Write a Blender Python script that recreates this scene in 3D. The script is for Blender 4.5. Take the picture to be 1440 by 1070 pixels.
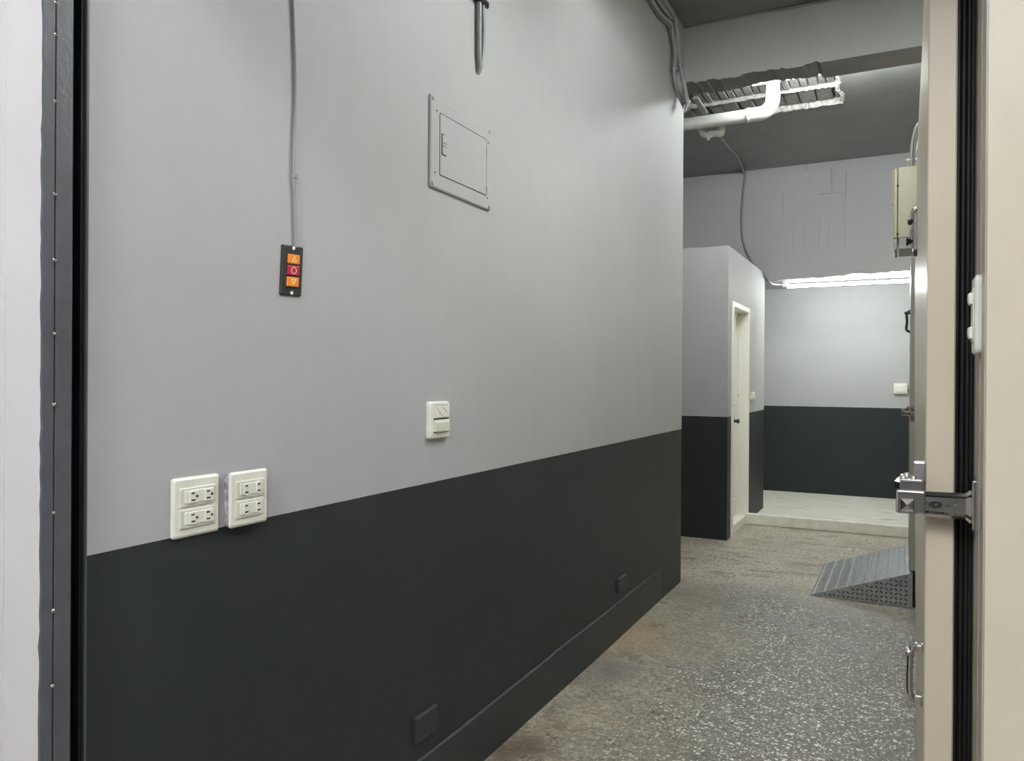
import bpy, bmesh, math, random
from mathutils import Vector, Matrix
random.seed(7)
scene = bpy.context.scene
for o in list(bpy.data.objects): bpy.data.objects.remove(o)
COL = scene.collection

# ------------------------------------------------------------------ camera
FPX, YAW, PIT, ROL = 1087.27, math.radians(26.901), math.radians(-0.1126), math.radians(0.3423)
CAM = Vector((0, 0, 1.35))
_f = Vector((-math.sin(YAW)*math.cos(PIT), math.cos(YAW)*math.cos(PIT), math.sin(PIT)))
_r = Vector((math.cos(YAW), math.sin(YAW), 0)); _u = _r.cross(_f)
CR = _r*math.cos(ROL) + _u*math.sin(ROL); CU = _u*math.cos(ROL) - _r*math.sin(ROL); CF = _f
cd = bpy.data.cameras.new('camera'); cam = bpy.data.objects.new('camera', cd); COL.objects.link(cam)
cd.sensor_fit = 'HORIZONTAL'; cd.sensor_width = 36.0; cd.lens = FPX/1440*36.0
cd.clip_start = 0.02; cd.clip_end = 100
m3 = Matrix((CR, CU, -CF)).transposed()
cam.matrix_world = Matrix.Translation(CAM) @ m3.to_4x4()
scene.camera = cam
def at(px, py, ax, val):
    """world point where the ray of a photo pixel meets the plane ax = val"""
    d = CR*(px-720) - CU*(py-535) + CF*FPX
    i = 'xyz'.index(ax); return CAM + d*((val-CAM[i])/d[i])

# ------------------------------------------------------------------ world, exposure, lamp strengths
w = bpy.data.worlds.new('world'); scene.world = w; w.use_nodes = True
w.node_tree.nodes['Background'].inputs[0].default_value = (0.5, 0.52, 0.55, 1)
w.node_tree.nodes['Background'].inputs[1].default_value = 0.05
vs = scene.view_settings
scene.display_settings.display_device = 'sRGB'
vs.view_transform = 'Standard'; vs.look = 'None'; vs.exposure = 0.53; vs.gamma = 1.0; vs.use_curve_mapping = False
TUBE_ROOM, TUBE_BEAM, TUBE_FAR, TUBE_OUT = 265.0, 215.0, 84.0, 262.0

# ------------------------------------------------------------------ material helpers
def lin(h):
    h = h.lstrip('#'); c = [int(h[i:i+2], 16)/255 for i in (0, 2, 4)]
    return tuple(x/12.92 if x <= .04045 else ((x+.055)/1.055)**2.4 for x in c) + (1,)
class NT:
    def __init__(s, name):
        s.m = bpy.data.materials.new(name); s.m.use_nodes = True; s.t = s.m.node_tree
        s.b = s.t.nodes['Principled BSDF']; s.out = s.t.nodes['Material Output']
    def n(s, typ, **kw):
        nd = s.t.nodes.new(typ)
        for k, v in kw.items():
            if k in nd.inputs.keys() if isinstance(k, str) else False: nd.inputs[k].default_value = v
            else: setattr(nd, k, v)
        return nd
    def l(s, a, b): s.t.links.new(a, b)
    def pos(s):
        return s.n('ShaderNodeNewGeometry').outputs['Position']
    def mapped(s, sc):
        mp = s.n('ShaderNodeMapping'); mp.inputs['Scale'].default_value = sc; s.l(s.pos(), mp.inputs['Vector']); return mp.outputs[0]
    def noise(s, scale, detail=4, rough=.55, vec=None):
        nd = s.n('ShaderNodeTexNoise'); nd.inputs['Scale'].default_value = scale; nd.inputs['Detail'].default_value = detail
        nd.inputs['Roughness'].default_value = rough; s.l(vec if vec else s.pos(), nd.inputs['Vector']); return nd.outputs['Fac']
    def ramp(s, fac, stops):
        r = s.n('ShaderNodeValToRGB'); e = r.color_ramp.elements
        while len(e) < len(stops): e.new(.5)
        for i, (p, c) in enumerate(stops):
            e[i].position = p; e[i].color = c if not isinstance(c, (int, float)) else (c, c, c, 1)
        s.l(fac, r.inputs[0]); return r.outputs[0]
    def mix(s, fac, a, b, mode='MIX'):
        nd = s.n('ShaderNodeMix', data_type='RGBA', blend_type=mode)
        for sock, v in ((nd.inputs[0], fac), (nd.inputs[6], a), (nd.inputs[7], b)):
            if isinstance(v, (int, float)): sock.default_value = v
            elif isinstance(v, tuple): sock.default_value = v
            else: s.l(v, sock)
        return nd.outputs[2]
    def math(s, op, a, b=0.0, clamp=False):
        nd = s.n('ShaderNodeMath', operation=op, use_clamp=clamp)
        for sock, v in ((nd.inputs[0], a), (nd.inputs[1], b)):
            if isinstance(v, (int, float)): sock.default_value = v
            else: s.l(v, sock)
        return nd.outputs[0]
    def bump(s, h, strength, dist):
        b = s.n('ShaderNodeBump'); b.inputs['Strength'].default_value = strength; b.inputs['Distance'].default_value = dist
        s.l(h, b.inputs['Height']); s.l(b.outputs[0], s.b.inputs['Normal'])
    def set(s, col=None, rough=None, metal=None, spec=None):
        for k, v in (('Base Color', col), ('Roughness', rough), ('Metallic', metal), ('Specular IOR Level', spec)):
            if v is None: continue
            if isinstance(v, (int, float, tuple)): s.b.inputs[k].default_value = v
            else: s.l(v, s.b.inputs[k])
        return s.m
def simple(name, col, rough=.5, metal=0.0, spec=.5, vary=.06, scale=30, bump=0.0):
    t = NT(name); c = lin(col) if isinstance(col, str) else col
    if vary:
        d = tuple(x*(1-vary*2) for x in c[:3])+(1,); e = tuple(min(1, x*(1+vary)) for x in c[:3])+(1,)
        f = t.noise(scale, 5); cc = t.ramp(f, [(.3, d), (.7, e)]); t.set(cc, rough, metal, spec)
        if bump: t.bump(t.noise(scale*4, 4), bump, .004)
    else: t.set(c, rough, metal, spec)
    return t.m
def emis(name, col, s):
    t = NT(name); t.b.inputs['Base Color'].default_value = (.9, .9, .9, 1)
    t.b.inputs['Emission Color'].default_value = col; t.b.inputs['Emission Strength'].default_value = s; return t.m

def wall_paint(name, split=1.022):
    t = NT(name); g = t.n('ShaderNodeSeparateXYZ'); t.l(t.pos(), g.inputs[0])
    zz = t.math('ADD', g.outputs[2], t.math('MULTIPLY', t.noise(25, 2), .0014))
    hi = t.math('GREATER_THAN', zz, split+.002)
    blot = t.noise(1.3, 3, .6); fine = t.noise(1, 4, .6, t.mapped((14, 14, 5)))
    up = t.mix(.5, t.ramp(blot, [(.3, (.400, .405, .416, 1)), (.7, (.438, .440, .446, 1))]), t.ramp(fine, [(.25, (.402, .408, .416, 1)), (.75, (.438, .442, .447, 1))]))
    lo = t.mix(.5, t.ramp(blot, [(.3, (.0205, .0255, .027, 1)), (.7, (.027, .032, .0325, 1))]), t.ramp(fine, [(.3, (.021, .026, .0275, 1)), (.7, (.027, .0325, .033, 1))]))
    col = t.mix(hi, lo, up)
    t.set(col, t.mix(hi, (.5, .5, .5, 1), (.72, .72, .72, 1)), 0, .3)
    t.bump(t.math('ADD', t.noise(7, 3), t.math('MULTIPLY', fine, .3)), .14, .01)
    return t.m
M = {}
M['wall'] = wall_paint('grey_over_charcoal_paint')
M['wallfar'] = wall_paint('grey_over_charcoal_far_paint', 1.040)
M['wallup'] = wall_paint('light_grey_paint', -5)
M['dark'] = simple('charcoal_paint', (.024, .029, .030, 1), .5, vary=.08, scale=12, bump=.15)
M['ceil'] = simple('dark_ceiling_paint', (.20, .20, .195, 1), .33, vary=.08, scale=3, bump=.35)
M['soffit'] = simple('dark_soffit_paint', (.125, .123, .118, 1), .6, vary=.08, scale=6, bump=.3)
M['white'] = simple('white_wall_paint', (.60, .585, .59, 1), .5, vary=.02, scale=6, bump=.25)
M['outwall'] = simple('off_white_paint', (.6, .6, .6, 1), .7, vary=.02, scale=3)
M['rail'] = simple('slate_grey_metal_paint', (.083, .087, .10, 1), .38, vary=.08, scale=20, bump=.2)
M['black'] = simple('black_rubber', (.005, .005, .006, 1), .55, vary=.3, scale=25)
M['blackm'] = simple('black_plastic', (.018, .018, .019, 1), .45, vary=.1)
M['chrome'] = simple('chrome', (.50, .49, .475, 1), .1, 1.0, vary=.06, scale=40)
M['steel'] = simple('dull_steel', (.5, .5, .49, 1), .35, 1.0, vary=.08)
M['darksteel'] = simple('dark_steel', (.06, .06, .06, 1), .35, .8, vary=.1)
M['plate'] = simple('ivory_plastic', (.80, .79, .71, 1), .35, vary=.02)
M['platein'] = simple('cream_plastic', (.70, .69, .60, 1), .4, vary=.02)
M['film'] = simple('clear_film', (.50, .48, .53, 1), .12, vary=.3, scale=60, bump=1.)
M['hole'] = simple('slot_black', (.015, .014, .012, 1), .6, vary=0)
M['orange'] = simple('orange_plastic', (.78, .25, .03, 1), .35, vary=.04)
M['red'] = simple('red_plastic', (.42, .012, .04, 1), .35, vary=.04)
M['yellow'] = simple('pale_yellow_print', (.95, .72, .30, 1), .4, vary=0)
M['pinkp'] = simple('pale_pink_print', (.85, .45, .45, 1), .4, vary=0)
M['cable'] = simple('grey_cable', (.30, .31, .31, 1), .5, vary=.05)
M['conduit'] = simple('grey_conduit', (.25, .255, .255, 1), .5, vary=.05)
M['cabled'] = simple('dark_grey_cable', (.20, .205, .205, 1), .5, vary=.05)
M['pvc'] = simple('painted_pvc', (.55, .55, .53, 1), .4, vary=.03)
M['pvcw'] = simple('white_pvc', (.58, .58, .55, 1), .35, vary=.03)
M['panelpaint'] = M['wallup']
M['doorw'] = simple('white_door', (.90, .885, .81, 1), .4, vary=.02)
M['curb'] = simple('cream_curb', (.86, .85, .77, 1), .45, vary=.06, scale=15)
M['beige'] = simple('beige_coated_steel', (.60, .53, .415, 1), .33, spec=.5, vary=.02, scale=8)
M['beige2'] = simple('cream_coated_steel', (.62, .572, .45, 1), .38, spec=.4, vary=.02, scale=8)
M['beiged'] = simple('beige_grey_trim', (.40, .37, .32, 1), .35, vary=.03)
M['box'] = simple('control_box_beige', (.50, .46, .32, 1), .4, vary=.03)
M['boxg'] = simple('control_box_grey', (.34, .34, .31, 1), .4, vary=.03)
M['tread'] = simple('galvanised_tread_plate', (.40, .415, .42, 1), .36, .5, vary=.12, scale=25, bump=.2)
M['treadl'] = simple('pale_tread_lug', (.62, .63, .63, 1), .28, .5, vary=.12, scale=25)  # top lugs, paler than the plate
M['plaster'] = simple('broken_plaster', (.36, .355, .335, 1), .8, vary=.2, scale=30, bump=.8)
M['brick'] = simple('exposed_hollow_brick', (.24, .235, .225, 1), .8, vary=.2, scale=40, bump=.8)
M['mortar'] = simple('exposed_mortar', (.36, .35, .33, 1), .9, vary=.2, scale=50, bump=.8)
M['fixture'] = simple('white_enamel', (.75, .75, .74, 1), .4, vary=0)
M['t_room'] = emis('room_tube_light', (.95, 1, .97, 1), TUBE_ROOM)
M['t_beam'] = emis('beam_tube_light', (.96, 1, .975, 1), TUBE_BEAM)
M['t_far'] = emis('far_tube_light', (.95, 1, .985, 1), TUBE_FAR)
M['t_out'] = emis('outside_tube_light', (.965, .975, 1, 1), TUBE_OUT)

def floor_mat():
    t = NT('worn_terrazzo_concrete')
    g = t.n('ShaderNodeSeparateXYZ'); t.l(t.pos(), g.inputs[0]); X, Y = g.outputs[0], g.outputs[1]
    big = t.noise(1.1, 5, .6); mid = t.noise(6, 6, .65); fin = t.noise(70, 5, .75)
    base = t.ramp(mid, [(.3, (.26, .235, .185, 1)), (.5, (.43, .395, .32, 1)), (.72, (.60, .565, .475, 1))])
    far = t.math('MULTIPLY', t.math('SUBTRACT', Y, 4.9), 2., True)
    base = t.mix(t.math('MULTIPLY', far, .75), base, (.76, .71, .60, 1))  # beige rear floor, its colour lightened further in place of more tube light
    spk = t.noise(38, 5, .8)
    base = t.mix(t.ramp(fin, [(.42, .7), (.55, 0.)]), base, (.17, .15, .115, 1))
    base = t.mix(t.ramp(spk, [(.42, .85), (.50, 0.)]), base, (.155, .125, .08, 1))
    base = t.mix(t.ramp(spk, [(.56, 0.), (.66, .7)]), base, (.66, .64, .56, 1))
    st = t.ramp(t.noise(2.3, 5, .65), [(.48, 0.), (.7, 1.)])
    base = t.mix(t.math('MULTIPLY', st, .5), base, (.24, .175, .105, 1))
    dk = t.ramp(t.noise(1, 6, .72, t.mapped((4, 9, 1))), [(.52, 0.), (.62, 1.)])
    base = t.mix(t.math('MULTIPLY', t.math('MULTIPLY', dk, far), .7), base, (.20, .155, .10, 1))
    # rust and dirt marks beside the wall
    def spot(cx, cy, r, col, amt, inp):
        dx = t.math('SUBTRACT', X, cx); dy = t.math('MULTIPLY', t.math('SUBTRACT', Y, cy), .6)
        d = t.math('SQRT', t.math('ADD', t.math('MULTIPLY', dx, dx), t.math('MULTIPLY', dy, dy)))
        d = t.math('ADD', d, t.math('MULTIPLY', t.math('SUBTRACT', mid, .5), r*1.6))
        m = t.math('MULTIPLY', t.math('SUBTRACT', 1., t.math('DIVIDE', d, r), True), amt)
        return t.mix(m, inp, col)
    q = at(880, 893, 'z', 0); base = spot(q.x, q.y, .28, (.42, .28, .11, 1), .5, base)
    q = at(715, 1055, 'z', 0); base = spot(q.x, q.y, .20, (.10, .07, .045, 1), 1., base)
    q = at(850, 940, 'z', 0); base = spot(q.x, q.y, .20, (.17, .15, .13, 1), .9, base)
    # exposed aggregate zone: in front of the smooth joint, away from the wall
    zone = t.math('MULTIPLY', t.math('SUBTRACT', 5.0, t.math('ADD', Y, t.math('MULTIPLY', X, .5))), 2.2, True)
    edge = t.math('MULTIPLY', t.math('ADD', X, t.math('ADD', 1.08, t.math('MULTIPLY', t.math('SUBTRACT', big, .5), 1.3))), 2.5, True)
    zone = t.math('MULTIPLY', zone, edge)
    base = t.mix(t.math('MULTIPLY', zone, .85), base, t.ramp(fin, [(.40, (.045, .04, .03, 1)), (.60, (.20, .185, .15, 1))]))
    def chips(scale, thr, keep, zoneamt, inp, col, lo):
        v = t.n('ShaderNodeTexVoronoi'); v.inputs['Scale'].default_value = scale; v.inputs['Randomness'].default_value = 1
        wv = t.n('ShaderNodeVectorMath', operation='ADD'); nz = t.n('ShaderNodeTexNoise'); nz.inputs['Scale'].default_value = scale*1.6
        t.l(t.pos(), nz.inputs['Vector']); sc = t.n('ShaderNodeVectorMath', operation='SCALE'); t.l(nz.outputs['Color'], sc.inputs[0]); sc.inputs['Scale'].default_value = .6/scale
        t.l(t.pos(), wv.inputs[0]); t.l(sc.outputs[0], wv.inputs[1]); t.l(wv.outputs[0], v.inputs['Vector'])
        cs = t.n('ShaderNodeSeparateColor'); t.l(v.outputs['Color'], cs.inputs[0])
        size = t.math('MULTIPLY', cs.outputs[1], thr)
        m = t.math('MULTIPLY', t.math('LESS_THAN', v.outputs['Distance'], size), t.math('GREATER_THAN', cs.outputs[0], keep))
        m = t.math('MULTIPLY', m, t.math('ADD', t.math('MULTIPLY', zone, zoneamt), lo, True))
        return m, t.mix(m, inp, col)
    m1, c = chips(66, .56, .52, 1., base, (.84, .82, .74, 1), .06)
    m2, c = chips(115, .60, .45, .9, c, (.66, .64, .57, 1), .06)
    m3, c = chips(85, .55, .72, .8, c, (.04, .038, .032, 1), .15)
    # smooth cement joint crossing the floor
    j = t.math('ABSOLUTE', t.math('SUBTRACT', t.math('ADD', Y, t.math('ADD', t.math('MULTIPLY', X, .62), t.math('MULTIPLY', t.noise(3, 3), .3))), 4.30))
    jm = t.math('MULTIPLY', t.math('SUBTRACT', 1., t.math('MULTIPLY', j, 14.), True), .75)
    c = t.mix(jm, c, (.22, .23, .20, 1))
    rg = t.math('ADD', t.ramp(t.noise(4, 5, .6), [(.3, .24), (.7, .40)]), t.math('MULTIPLY', far, .12))
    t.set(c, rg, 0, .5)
    h = t.math('ADD', t.math('MULTIPLY', mid, .6), t.math('ADD', t.math('MULTIPLY', fin, .5), t.math('MULTIPLY', t.math('ADD', m1, m2), .25)))
    t.bump(h, .75, .007)
    return t.m
M['floor'] = floor_mat()
def wash_mat():
    t = NT('whitewashed_concrete')
    a = t.noise(1, 6, .65, t.mapped((3, 14, 1))); b = t.noise(1, 4, .6, t.mapped((2.5, 9, 1)))
    c = t.ramp(a, [(.3, (.66, .65, .57, 1)), (.6, (.82, .81, .73, 1))])
    c = t.mix(t.ramp(b, [(.63, 0.), (.72, .7)]), c, (.22, .21, .17, 1))
    t.set(c, .5, 0, .4); t.bump(a, .3, .006); return t.m
M['wash'] = wash_mat()

# ------------------------------------------------------------------ mesh helpers
class MB:
    def __init__(s): s.v = []; s.f = []; s.sm = []
    def add(s, vs_, fs, smooth=False):
        o = len(s.v); s.v += [tuple(p) for p in vs_]
        for k in fs: s.f.append(tuple(i+o for i in k)); s.sm.append(smooth)
        return s
    def box(s, x0, x1, y0, y1, z0, z1):
        x0, x1 = min(x0, x1), max(x0, x1); y0, y1 = min(y0, y1), max(y0, y1); z0, z1 = min(z0, z1), max(z0, z1)
        return s.add([(x, y, z) for z in (z0, z1) for y in (y0, y1) for x in (x0, x1)],
                     [(0, 2, 3, 1), (4, 5, 7, 6), (0, 1, 5, 4), (2, 6, 7, 3), (0, 4, 6, 2), (1, 3, 7, 5)])
    def bbox(s, x0, x1, y0, y1, z0, z1, r=.003, seg=2):
        bm = bmesh.new(); t = MB().box(x0, x1, y0, y1, z0, z1)
        vv = [bm.verts.new(p) for p in t.v]
        for k in t.f: bm.faces.new([vv[i] for i in k])
        bmesh.ops.bevel(bm, geom=list(bm.edges), offset=r, segments=seg, affect='EDGES', profile=.5)
        bm.verts.index_update()
        s.add([v.co for v in bm.verts], [[v.index for v in f.verts] for f in bm.faces]); bm.free(); return s
    def loft(s, rings, cap=True, smooth=False, closed=True):
        n = len(rings[0]); pts = [p for r in rings for p in r]; fs = []
        for k in range(len(rings)-1):
            for i in range(n if closed else n-1):
                j = (i+1) % n; fs.append((k*n+i, k*n+j, (k+1)*n+j, (k+1)*n+i))
        s.add(pts, fs, smooth)
        if cap: s.add(rings[0], [tuple(range(n))[::-1]]); s.add(rings[-1], [tuple(range(n))])
        return s
    def tube(s, pts, r, n=10, cap=True):
        pts = [Vector(p) for p in pts]; rings = []; up = None
        for i, p in enumerate(pts):
            d = (pts[min(i+1, len(pts)-1)] - pts[max(i-1, 0)]).normalized()
            if up is None: up = d.orthogonal().normalized()
            up = (up - d*up.dot(d)).normalized(); q = d.cross(up)
            rr = r[i] if isinstance(r, (list, tuple)) else r
            rings.append([p + up*rr*math.cos(a*2*math.pi/n) + q*rr*math.sin(a*2*math.pi/n) for a in range(n)])
        return s.loft(rings, cap, True)
    def lathe(s, c, axis, prof, n=16, smooth=True):
        """prof: (distance along axis, radius)"""
        c = Vector(c); d = Vector(axis).normalized(); u = d.orthogonal().normalized(); q = d.cross(u)
        rings = [[c + d*h + u*r*math.cos(a*2*math.pi/n) + q*r*math.sin(a*2*math.pi/n) for a in range(n)] for h, r in prof]
        return s.loft(rings, True, smooth)
    def build(s, name, mat, root=None, parent=None):
        o0 = Vector(root.location) if root else Vector((0, 0, 0))
        me = bpy.data.meshes.new(name); me.from_pydata([tuple(Vector(p)-o0) for p in s.v], [], s.f)
        me.polygons.foreach_set('use_smooth', s.sm)
        bm = bmesh.new(); bm.from_mesh(me); bmesh.ops.recalc_face_normals(bm, faces=bm.faces); bm.to_mesh(me); bm.free()
        me.materials.append(M[mat] if isinstance(mat, str) else mat)
        o = bpy.data.objects.new(name, me); COL.objects.link(o)
        p = parent or root
        if p: o.parent = p
        return o
def smooth_path(pts, k=6):
    P = [Vector(p) for p in pts]; out = []
    for i in range(len(P)-1):
        a, b, c, d = P[max(i-1, 0)], P[i], P[i+1], P[min(i+2, len(P)-1)]
        for j in range(k):
            t = j/k; out.append(.5*((2*b) + (c-a)*t + (2*a-5*b+4*c-d)*t*t + (3*b-a-3*c+d)*t**3))
    return out + [P[-1]]
def thing(name, label, cat, loc, group=None):
    o = bpy.data.objects.new(name, None); COL.objects.link(o); o.location = loc; o.empty_display_size = .05
    o['label'] = label; o['category'] = cat
    if group: o['group'] = group
    bpy.context.view_layer.update(); return o
def tag(o, label, cat, group=None):
    o['label'] = label; o['category'] = cat
    if group: o['group'] = group
    return o
def struct(o, label=None, cat=None):
    o['kind'] = 'structure'
    if label: o['label'] = label
    if cat: o['category'] = cat
    return o
def recentre(o):
    """move a top-level mesh's origin to its base centre"""
    v = [Vector(c) for c in o.bound_box]; c = sum(v, Vector())/8; c.z = min(p.z for p in v)
    o.data.transform(Matrix.Translation(-c)); o.location = c; return o
def rrect(u0, u1, v0, v1, r, n=4):
    out = []
    for cx, cy, a0 in ((u1-r, v1-r, 0), (u0+r, v1-r, 90), (u0+r, v0+r, 180), (u1-r, v0+r, 270)):
        for k in range(n+1):
            a = math.radians(a0+90*k/n); out.append((cx+r*math.cos(a), cy+r*math.sin(a)))
    return out

# ------------------------------------------------------------------ dimensions (metres)
A = -1.325            # left wall plane and front of the closet
YE = 5.12             # end of the left wall, front of the beam
H1, H2 = 3.70, 3.604  # ceilings before and behind the beam
XC = 0.109            # plane of the cold-room panels
YB = 9.9              # back wall
BZ = 3.316            # underside of the beam
YF = 0.80             # street-side face of the front wall
XJ = -1.29            # reveal of the shutter opening
def WL(px, py):
    p = at(px, py, 'x', A); return p.y, p.z

# ------------------------------------------------------------------ structure
def S(name, mat, boxes, label=None, cat=None):
    m = MB()
    for b in boxes: m.box(*b)
    return struct(m.build(name, mat), label, cat)
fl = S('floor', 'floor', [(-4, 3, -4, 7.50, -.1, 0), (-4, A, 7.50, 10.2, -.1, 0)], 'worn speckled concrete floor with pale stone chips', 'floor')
S('floor_washed', 'wash', [(A, 3, 7.50, 10.2, -.1, 0.001), (-2.7, A, 8.5, 10.2, -.1, .001)], 'pale whitewashed floor behind the low cream curb', 'floor')
wl = S('wall_left', 'wall', [(A-.16, A, .905, YE, 0, H1)], 'long left wall painted light grey above charcoal', 'wall')
S('wall_back', 'wallfar', [(-4, 3, YB, YB+.15, 0, H2)], 'back wall, light grey above charcoal, lit by the far tube', 'wall')
S('wall_right_rear', 'beige2', [(XC+.031, 2.6, 5.0, YB, 0, 2.75)])
S('wall_right', 'beige2', [(XC+.001, 2.6, 1.36, 5.0, 0, 2.75)], 'cream insulated panel wall of the cold room on the right', 'wall')
S('wall_alcove', 'wall', [(-2.75, -2.6, YE, YB, 0, H2), (-2.75, A-.16, YE-.15, YE-.001, 0, H1)])
S('wall_far_right', 'outwall', [(2.6, 2.75, -4, YB, 0, 3.75)])
S('wall_outside', 'outwall', [(-4.1, -4, -4, 1, 0, 3.75)])
S('wall_street', 'ceil', [(-4, 3, -4.1, -4, 0, 3.75)])  # unseen wall, coloured dark so the chrome latch has something dark to reflect
ce = MB()
ce.box(-4, 3, .78, YE, H1, H1+.12)
HX0, HX1, HY0, HY1 = -1.62, -.455, 6.02, 6.78       # broken opening in the rear ceiling
for b in ((-2.75, HX0, YE+.27, YB, H2, H1+.12), (HX1, 3, YE+.27, YB, H2, H1+.12), (HX0, HX1, YE+.27, HY0, H2, H1+.12), (HX0, HX1, HY1, YB, H2, H1+.12)): ce.box(*b)
ceiling = struct(ce.build('ceiling', 'ceil'), 'dark grey painted concrete ceiling', 'ceiling')
S('ceiling_outside', 'outwall', [(-4, 3, -4, .78, 3.5, 3.6)])
# front wall with the shutter opening
fw = MB(); fw.box(-4, XJ-.0, YF, .905, 0, 2.38); fw.box(-4, 3, YF, .905, 2.38, H1); fw.box(1.1, 3, YF, .905, 0, 2.38)
# keep the guide-rail slot free: the pier is cut back behind the rail
fw = MB(); fw.box(-4, XJ-.004, YF, YF+.02, 0, 2.38); fw.box(-4, A-.06, YF+.02, .905, 0, 2.38); fw.box(-4, 3, YF, .905, 2.38, H1); fw.box(1.1, 3, YF, .905, 0, 2.38)
wf = struct(fw.build('wall_front', 'white'), 'white painted wall edge left of the shutter opening', 'wall')
p6 = at(6, 535, 'y', YF)
MB().box(p6.x-.002, p6.x+.002, YF-.0015, YF+.001, 0, 2.38).build('paint_ridge', 'white', parent=wf)

# beam with broken lower edge on its left half
bm_ = MB(); secs = []; N = 150
for i in range(N+1):
    x = -2.7 + (3.0+2.7)*i/N if i > 110 else -2.7 + (-.478+2.7)*i/110
    if i > 110: x = -.478 + (3.0+.478)*(i-110)/40
    if x < -.48:
        a = .009*math.sin(x*23)*math.sin(x*9+1) + random.uniform(-.007, .009); b = .017 + .007*math.sin(x*13) + random.uniform(-.003, .004); c = random.uniform(0, .012)
        fz, bz, by = BZ+.004+max(a, -.008), BZ+b, 5.372-c
    else: fz, bz, by = BZ, BZ, 5.39
    secs.append([(x, YE, H1), (x, YE, fz), (x, by, bz), (x, by, H1)])
bm_.loft(secs)
beam = struct(bm_.build('trim_1', 'wallup'), 'light grey ceiling beam with a broken lower edge', 'beam')
# its underside is painted dark like the ceiling
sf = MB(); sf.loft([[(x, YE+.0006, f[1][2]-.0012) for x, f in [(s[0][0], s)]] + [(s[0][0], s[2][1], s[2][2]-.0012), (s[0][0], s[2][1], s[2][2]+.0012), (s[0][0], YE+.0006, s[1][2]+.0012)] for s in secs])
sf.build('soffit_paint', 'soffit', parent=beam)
# far beam over the wash area
b2 = MB(); secs = []; N = 90
for i in range(N+1):
    x = -2.6 + 3.6*i/N
    lip = 2.405 + .036*max(0, (x+1.3))/1.35 + random.uniform(-.006, .008) + (.02 if -.35 > x > -.5 else 0)*.5
    secs.append([(x, 8.56, H2), (x, 8.555, lip), (x, 8.60+random.uniform(-.01, .02), lip-.004), (x, 8.66+random.uniform(-.01, .02), 2.462), (x, YB, 2.466), (x, YB, H2)])
b2.loft(secs)
beam2 = struct(b2.build('trim_2', 'wallup'), 'deep far beam in shade above the bright tube', 'beam')
def seam(px, py0, py1, wd=.004, d=.003):
    a, b = at(px, py0, 'y', 8.555), at(px, py1, 'y', 8.555)
    MB().loft([[(a.x-wd, 8.562, p.z), (a.x, 8.555-d, p.z), (a.x+wd, 8.562, p.z)] for p in (b, a)]).build('plaster_seam', 'wallup', parent=beam2)
for s in ((1190, 240, 350), (1186, 272, 318), (1169, 236, 268), (1134, 231, 240), (1152, 308, 352), (1166, 308, 350), (1132, 310, 350), (1116, 314, 352), (1101, 272, 310), (1172, 240, 268)): seam(*s)
a, b = at(1152, 275, 'y', 8.555), at(1190, 270.5, 'y', 8.555)
MB().loft([[(x, 8.562, 3.276-.004), (x, 8.551, 3.276), (x, 8.562, 3.276+.004)] for x in (a.x, b.x)]).build('plaster_seam', 'wallup', parent=beam2)

# skirting along the left wall
sk = MB(); ys = [.92+ (4.66-.92)*i/60 for i in range(61)]
def tp(y): return .03+.97*min(1, max(0, (4.66-y)/1.1))
def skz(y): return .168 + .004*y + .0016*math.sin(y*5) + (.005 if y > 3.0 else 0)
sk.loft([[(A-.01, y, 0), (A+.009*tp(y), y, 0), (A+.0095*tp(y), y, skz(y)-.003), (A+.008*tp(y), y, skz(y)), (A-.01, y, skz(y)+.006)] for y in ys])
struct(sk.build('baseboard_left', 'dark'), 'charcoal skirting strip along the foot of the left wall', 'baseboard')

# closet in line with the left wall
CY0, CY1, CH = 6.625, 8.515, 2.485
DY0, DY1, DZ = 6.775, 7.56, 2.03
cl = MB(); T = .12
cl.box(-2.6, A, CY0, CY0+.10, 0, CH)                     # side towards the camera
cl.box(A-T, A, CY0+.10, DY0, 0, CH); cl.box(A-T, A, DY1, CY1, 0, CH); cl.box(A-T, A, DY0, DY1, DZ, CH)
cl.box(-2.6, A-T, CY1-.1, CY1, 0, CH); cl.box(-2.6, A-T, CY0+.10, CY1-.1, CH-.1, CH)
struct(cl.build('wall_closet', 'wallfar'), 'closet block, light grey above charcoal, with a white door', 'wall')
# closet door
dr = thing('door_1', 'narrow white closet door with moulded panels and frame', 'door', (A, (DY0+DY1)/2, 0)); dr['kind'] = 'structure'
fr = MB(); j = .045; pr = .016
fr.bbox(A-T, A+pr, DY0, DY0+j, 0, DZ, .004); fr.bbox(A-T, A+pr, DY1-j, DY1, 0, DZ, .004); fr.bbox(A-T, A+pr, DY0+j-.002, DY1-j+.002, DZ-j, DZ, .004)
fr.build('door_frame', 'doorw', dr)
MB().bbox(A-T, A+.004, DY0+j, DY1-j, 0, .085, .006).build('threshold', 'curb', dr)
XL = A-.085
leaf = MB().box(XL-.035, XL, DY0+j, DY1-j, .085, DZ-j).build('door_leaf', 'doorw', dr)
for y0, y1 in ((DY0+.10, DY0+.36), (DY1-.36, DY1-.10)):
    for z0, z1 in ((.22, .95), (1.12, 1.86)):
        m = MB(); m.loft([[(XL+x, u, v) for u, v in rrect(y0+i, y1-i, z0+i, z1-i, .004, 1)] for x, i in ((0, 0), (.012, .006), (.012, .02), (.004, .03), (.004, .05), (.010, .07))]); m.build('panel', 'doorw', dr, leaf)
for y in (DY0+.07, DY0+.40, DY0+.44, DY1-.07):
    MB().bbox(XL-.001, XL+.012, y-.007, y+.007, .10, DZ-j-.01, .003).build('moulding', 'doorw', dr, leaf)
ph = at(1033, 592, 'x', XL+.02)
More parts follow.
